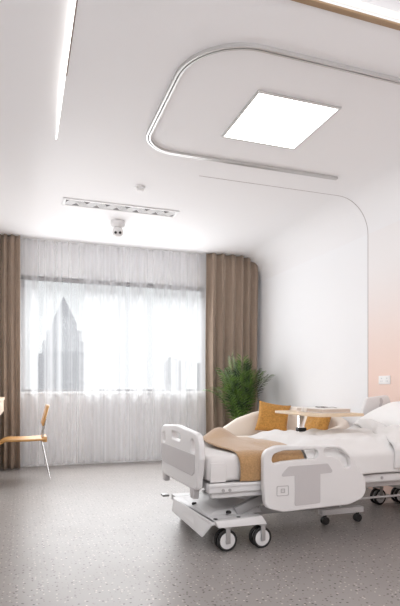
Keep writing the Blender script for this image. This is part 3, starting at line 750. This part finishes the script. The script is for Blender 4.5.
# casters
R_ = 0.069
def caster(x, y, ang):
    e = bpy.data.objects.new('caster', None); C.objects.link(e); e.location = (x, y, 0); e.rotation_euler = (0, 0, ang); e.parent = bed
    bpy.context.view_layer.update(); e.matrix_parent_inverse = bed.matrix_world.inverted()
    return e
c0 = caster(0, 0, 0)
AX = Matrix.Translation((0, 0, R_)) @ Matrix.Rotation(PI/2, 4, 'X')
def part(name, bm, m):
    o = finish(name, bm, m, None); o.parent = c0; return o
for s in (-1, 1):
    bm = bmesh.new(); lathe(bm, [(R_-0.016, -0.011), (R_-0.005, -0.011), (R_, -0.006), (R_, 0.006), (R_-0.005, 0.011), (R_-0.016, 0.011), (R_-0.016, -0.011)], Matrix.Translation((0, s*0.024, 0)) @ AX, 40, cap=False)
    part('tyre', bm, BLACK)
    bm = bmesh.new(); lathe(bm, [(R_-0.0155, -0.008), (R_-0.0155, 0.008), (R_-0.022, 0.010), (0.018, 0.009), (0.014, 0.013), (0.004, 0.013)] if False else [(0.004, -0.013), (0.014, -0.013), (0.018, -0.009), (R_-0.022, -0.010), (R_-0.0155, -0.008), (R_-0.0155, 0.008), (R_-0.022, 0.010), (0.018, 0.009), (0.014, 0.013), (0.004, 0.013)], Matrix.Translation((0, s*0.024, 0)) @ AX, 40)
    part('hub', bm, METW)
bm = bmesh.new()
box(bm, -0.016, 0.016, -0.046, -0.039, R_-0.018, 0.152, 0.003); box(bm, -0.016, 0.016, 0.039, 0.046, R_-0.018, 0.152, 0.003)
box(bm, -0.022, 0.022, -0.046, 0.046, 0.149, 0.162, 0.002); tube(bm, [(0, -0.050, R_), (0, 0.050, R_)], 0.007)
part('fork', bm, METG)
spots = [(1.243, 3.085, 0.04), (1.485, 3.075, 0.06), (1.265, 3.95, -0.1), (1.492, 3.95, 0.3), (3.04, 3.86, 0.15), (3.27, 3.86, 0.05), (3.04, 3.12, 0.2), (3.27, 3.12, 0.1)]
for i, (x, y, a) in enumerate(spots):
    if i == 0: c0.location = (x, y, 0); c0.rotation_euler[2] = a
    else: c = copy_tree(c0, (x, y, 0)); c.rotation_euler[2] = a

# mattress: head section raised
def raise_(x): return 0.17*max(0, x-2.62)**1.15
bm = bmesh.new(); box(bm, 1.112, 3.27, 3.06, 4.0, 0.446, 0.616)
for x in [1.3, 1.5, 1.8, 2.1, 2.4, 2.62, 2.75, 2.9, 3.05, 3.18]:
    bmesh.ops.bisect_plane(bm, geom=bm.verts[:]+bm.edges[:]+bm.faces[:], plane_co=(x, 0, 0), plane_no=(1, 0, 0))
bmesh.ops.bevel(bm, geom=[e for e in bm.edges if e.calc_face_angle(0) > 0.5], offset=0.035, segments=4, affect='EDGES', profile=0.5)
for v in bm.verts: v.co.z += raise_(v.co.x)
ma = finish('mattress', bm, MATTR, None, smooth=50)
tag(ma, 'white mattress on the hospital bed, showing bare at the foot end', 'mattress')
bm = bmesh.new()
box(bm, 1.125, 1.232, 3.044, 3.058, 0.448, 0.572, 0.006, 3)
finish('corner_retainer', bm, MATTR, ma)

TOPZ = 0.615
# tan blanket across the foot
def blanketf(u, v):
    # v: across bed, near hem -> far hem ; u: along bed
    dn, top, df = 0.165, 0.93, 0.16
    tot = dn+top+df; s = v*tot
    x = lerp(1.285, 1.79, u)
    xs = x + 0.05*sstep(dn, dn+top, s)*(1-u) + 0.035*sstep(dn+0.05, 0, s)*(1-u) + 0.03*(1-u)*math.sin(s*7)
    r = 0.05
    lift = 0.012 + 0.020*max(0, math.sin((u*1.6+0.15*math.sin(s*4))*PI))*sstep(dn, dn+0.3, s)
    lift += 0.08*math.exp(-((s-0.90)/0.22)**2)*math.exp(-((u-0.25-0.5*(s-0.8))/0.28)**2)
    lift += 0.030*math.exp(-((s-0.55)/0.2)**2)*math.exp(-((u-0.75)/0.25)**2)
    lift += 0.008*noise.noise((x*6, s*6, 1.0))
    if s < dn:
        z = TOPZ - (dn-s); y = 3.035 - 0.012*math.sin(u*9)*((dn-s)/dn)
        if s > dn-r:
            k = (s-(dn-r))/r*PI/4; z = TOPZ-r*(1-0)+r*math.sin(k)*0.9; y = 3.035+r*(1-math.cos(k))
    elif s < dn+top:
        q = s-dn; y = 3.048+q*0.964/top*0.985; z = TOPZ+lift
        if q < 0.06: z = TOPZ-0.014+(lift+0.014)*math.sin(q/0.06*PI/2)
    else:
        q = s-dn-top; y = 4.028+0.004*math.sin(u*8); z = TOPZ-q
    return (xs, y, z)
bm = bmesh.new(); grid(bm, blanketf, 40, 90); bl_o = finish('blanket', bm, BLANK, None, smooth=0)
for p in bl_o.data.polygons: p.use_smooth = True
solidify(bl_o, 0.010, 1)
tag(bl_o, 'tan knitted blanket draped across the foot of the bed', 'blanket')

# white duvet
def duvetf(x0f, x1, zoff, seed, dn):
    def f(u, v):
        top, df = 0.96, 0.17
        tot = dn+top+df; s = v*tot
        ycoord = min(1, max(0, (s-dn)/top))
        x = lerp(x0f(ycoord), x1, u); base = TOPZ+raise_(x)+zoff
        puff = 0.042*(min(1, u*6)**0.5)
        wr = 0.042*noise.noise((x*3.5+s*2.5, s*3.0, seed)) + 0.024*noise.noise((x*9-s*5, s*5, seed+4)) + 0.012*math.sin(x*9+s*6+2*noise.noise((x*2, s*2, seed)))*0.6
        lift = 0.012+puff+wr
        if s < dn:
            k = (dn-s)/dn
            z = base+0.012-(dn-s)-0.0*k + (1-k)*0.0
            y = 3.018+0.010*math.sin(x*13+s*5)*k - 0.012*puff/0.042 + 0.008*noise.noise((x*7, s*5, seed))
            z += 0.016*noise.noise((x*3, 0.3, seed))*k
            z = min(z, base)
            y += 0.05*sstep(dn*0.30, 0, dn-s)*1.0*0.6
        elif s < dn+top:
            q = s-dn; y = 3.046+q*0.975/top; z = base+lift*min(1, (q/0.09)**0.5 if q > 0 else 0)
            if q > top-0.08: z = base+lift*((max(0, top-q)/0.08)**0.5)
        else:
            q = s-dn-top; y = 4.030+0.006*math.sin(x*10); z = base-q
        return (x, y, z)
    return f
bm = bmesh.new(); grid(bm, duvetf(lambda t: 1.80+0.02*math.sin(t*9), 2.95, 0.0, 3.0, 0.178), 80, 100)
dv = finish('duvet', bm, LINEN, None, smooth=0)
for p in dv.data.polygons: p.use_smooth = True
solidify(dv, 0.012, 1)
tag(dv, 'rumpled white duvet covering the middle of the bed', 'duvet')
bm = bmesh.new(); grid(bm, duvetf(lambda t: 2.50+0.42*t, 2.98, 0.034, 8.0, 0.190), 40, 100)
for v in bm.verts:
    if v.co.y < 3.05: v.co.y -= 0.02
    if v.co.y > 4.02: v.co.y += 0.02
fl = finish('folded_edge', bm, LINEN, dv, smooth=0)
for p in fl.data.polygons: p.use_smooth = True
solidify(fl, 0.014, 1)
# pillow on the raised head section
tag(cushion('bed_pillow', 0.50, 0.84, 0.20, PILLOW, Matrix.Translation((3.09, 3.56, 0.81)) @ Matrix.Rotation(-0.36, 4, 'Y'), 5, n=26, pinch=0.05),
    'plump white pillow at the raised head of the bed', 'pillow')

# ------------------------------------------------------------------ overbed table
ot = thing('overbed_table', 'wheeled overbed table with a pale wood top spanning the bed', 'table', (2.38, 3.8, 0))
Z = 0.843
o = plate('table_top', [roundpoly([(2.18, 3.485, 0.05), (2.635, 3.485, 0.05), (2.635, 4.24, 0.05), (2.18, 4.24, 0.05)])], 0.022, 0.004, LWOOD, Matrix.Translation((0, 0, Z-0.011)), ot)
bm = bmesh.new(); box(bm, 2.375, 2.425, 4.095, 4.135, 0.10, Z-0.023, 0.004); finish('post', bm, CHROME, ot)
bm = bmesh.new(); box(bm, 2.36, 2.44, 4.085, 4.145, 0.655, 0.690, 0.005); finish('collar', bm, BLACK, ot)
bm = bmesh.new(); box(bm, 2.30, 2.50, 4.03, 4.18, Z-0.034, Z-0.0225, 0.003); finish('bracket', bm, METG, ot)
bm = bmesh.new()
box(bm, 2.155, 2.53, 3.38, 3.44, 0.078, 0.122, 0.005); box(bm, 2.185, 2.535, 4.10, 4.15, 0.078, 0.122, 0.005); box(bm, 2.38, 2.42, 3.435, 4.105, 0.078, 0.105, 0.004)
finish('base', bm, METW, ot)
for x in (2.20, 2.495):
    for y in (3.415, 4.125):
        bm = bmesh.new(); A = Matrix.Translation((x, y, 0.03)) @ Matrix.Rotation(PI/2, 4, 'X')
        lathe(bm, [(0.022, -0.022), (0.030, -0.018), (0.030, -0.003), (0.020, -0.002), (0.020, 0.002), (0.030, 0.003), (0.030, 0.018), (0.022, 0.022)], A, 20)
        box(bm, x-0.010, x+0.010, y-0.01, y+0.01, 0.045, 0.078, 0.002)
        finish('caster', bm, BLACK, ot)

# book and small things on the table
PAPER = mat('book_paper', (0.62, 0.53, 0.47), 0.8, var=0.03)
COVER = mat('book_cover', (0.84, 0.82, 0.80), 0.6)
bk = thing('magazine', 'thick white magazine lying on the overbed table', 'magazine', (2.46, 3.86, Z))
RB = Matrix.Translation((2.455, 3.845, Z)) @ Matrix.Rotation(0.0, 4, 'Z')
bm = bmesh.new(); box(bm, -0.135, 0.135, -0.205, 0.205, 0.0045, 0.030, 0.001, M=RB); finish('page_block', bm, PAPER, bk)
bm = bmesh.new(); box(bm, -0.14, 0.14, -0.21, 0.21, 0.030, 0.0345, 0.001, M=RB); box(bm, -0.14, 0.14, -0.21, 0.21, 0.0005, 0.0045, 0.001, M=RB); finish('cover', bm, COVER, bk)
gl = thing('eyeglasses', 'thin pair of eyeglasses lying on the white magazine', 'eyeglasses', (2.45, 3.85, Z+0.036))
bm = bmesh.new()
for y in (3.79, 3.87):
    tube(bm, [(2.42+0.018*math.sin(a), y+0.027*math.cos(a), Z+0.042+0.002*math.cos(a)) for a in [k*PI/8 for k in range(17)]], 0.0022, 6)
tube(bm, [(2.42, 3.817, Z+0.042), (2.42, 3.843, Z+0.042)], 0.002, 6)
finish('frame', bm, DGREY, gl)
for y in (3.763, 3.897):
    bm = bmesh.new(); tube(bm, [(2.42, y, Z+0.042), (2.50, y, Z+0.044), (2.54, y, Z+0.038)], 0.002, 6); finish('temple', bm, DGREY, gl)
def cup(x, y, lab):
    c = thing('cup', lab, 'cup', (x, y, Z))
    bm = bmesh.new(); lathe(bm, [(0.014, 0.0005), (0.018, 0.006), (0.023, 0.040), (0.021, 0.040), (0.016, 0.008), (0.004, 0.006)], Matrix.Translation((x, y, Z)), 20); finish('body', bm, COVER, c)
    bm = bmesh.new(); tube(bm, [(x-0.020, y-0.004, Z+0.030), (x-0.034, y-0.006, Z+0.028), (x-0.034, y-0.006, Z+0.016), (x-0.018, y-0.004, Z+0.012)], 0.003, 8); finish('handle', bm, COVER, c)
cup(2.275, 3.845, 'small white cup on the overbed table beside the magazine')

# ------------------------------------------------------------------ light
W = bpy.data.worlds.new('World'); bpy.context.scene.world = W; W.use_nodes = True
bg = W.node_tree.nodes['Background']; bg.inputs['Color'].default_value = (0.96, 0.975, 1.0, 1); bg.inputs['Strength'].default_value = 0.92
def area(name, loc, rot, sx, sy, e, col=(1, 1, 1)):
    l = bpy.data.lights.new(name, 'AREA'); l.shape = 'RECTANGLE'; l.size = sx; l.size_y = sy; l.energy = e; l.color = col
    o = bpy.data.objects.new(name, l); C.objects.link(o); o.location = loc; o.rotation_euler = rot
    return o
p = area('window_portal', ((WX[0]+WX[1])/2, YB+0.22, (WZ[0]+WZ[1])/2), (-PI/2, 0, 0), WX[1]-WX[0], WZ[1]-WZ[0], 10)
p.data.cycles.is_portal = True
area('daylight_lamp', (1.3, 9.2, 5.2), (math.radians(-38), 0, 0), 6, 3, 900, (0.97, 0.985, 1.0))
area('room_fill', (1.2, -0.3, ZC-0.25), (math.radians(55), 0, 0), 3.2, 1.6, 60, (0.98, 0.99, 1.0))  # unseen fill added behind the camera for bed front and curtains
area('ceiling_fill', (1.3, -0.6, 1.6), (PI, 0, 0), 2.4, 1.2, 40, (0.98, 0.99, 1.0))  # unseen upward fill, added to brighten the ceiling
area('window_fill', (1.28, 7.075, 1.65), (-PI/2, 0, 0), 2.5, 2.3, 53, (0.985, 0.99, 1.0))  # unseen fill inside the sheer, added to strengthen the window light
area('room_fill', (-0.55, 4.9, 2.1), (0, math.radians(-58), 0), 1.2, 1.6, 18, (0.98, 0.99, 1.0))  # unseen side fill, added to brighten the right wall

# ------------------------------------------------------------------ camera
cam = bpy.data.cameras.new('camera'); co = bpy.data.objects.new('camera', cam); C.objects.link(co)
co.location = (0, 0, 1.05); co.rotation_euler = (PI/2, 0, math.radians(-19.1))
cam.sensor_width = 36; cam.sensor_fit = 'AUTO'; cam.lens = 513/606*36; cam.shift_y = 85/606; cam.clip_end = 2000; cam.clip_start = 0.02
sc = bpy.context.scene; sc.camera = co
sc.view_settings.view_transform = 'Standard'; sc.view_settings.look = 'None'; sc.view_settings.exposure = 0.0
sc.cycles.max_bounces = 10; sc.cycles.diffuse_bounces = 6; sc.cycles.transparent_max_bounces = 16
sc.cycles.use_denoising = True; sc.cycles.sample_clamp_indirect = 6
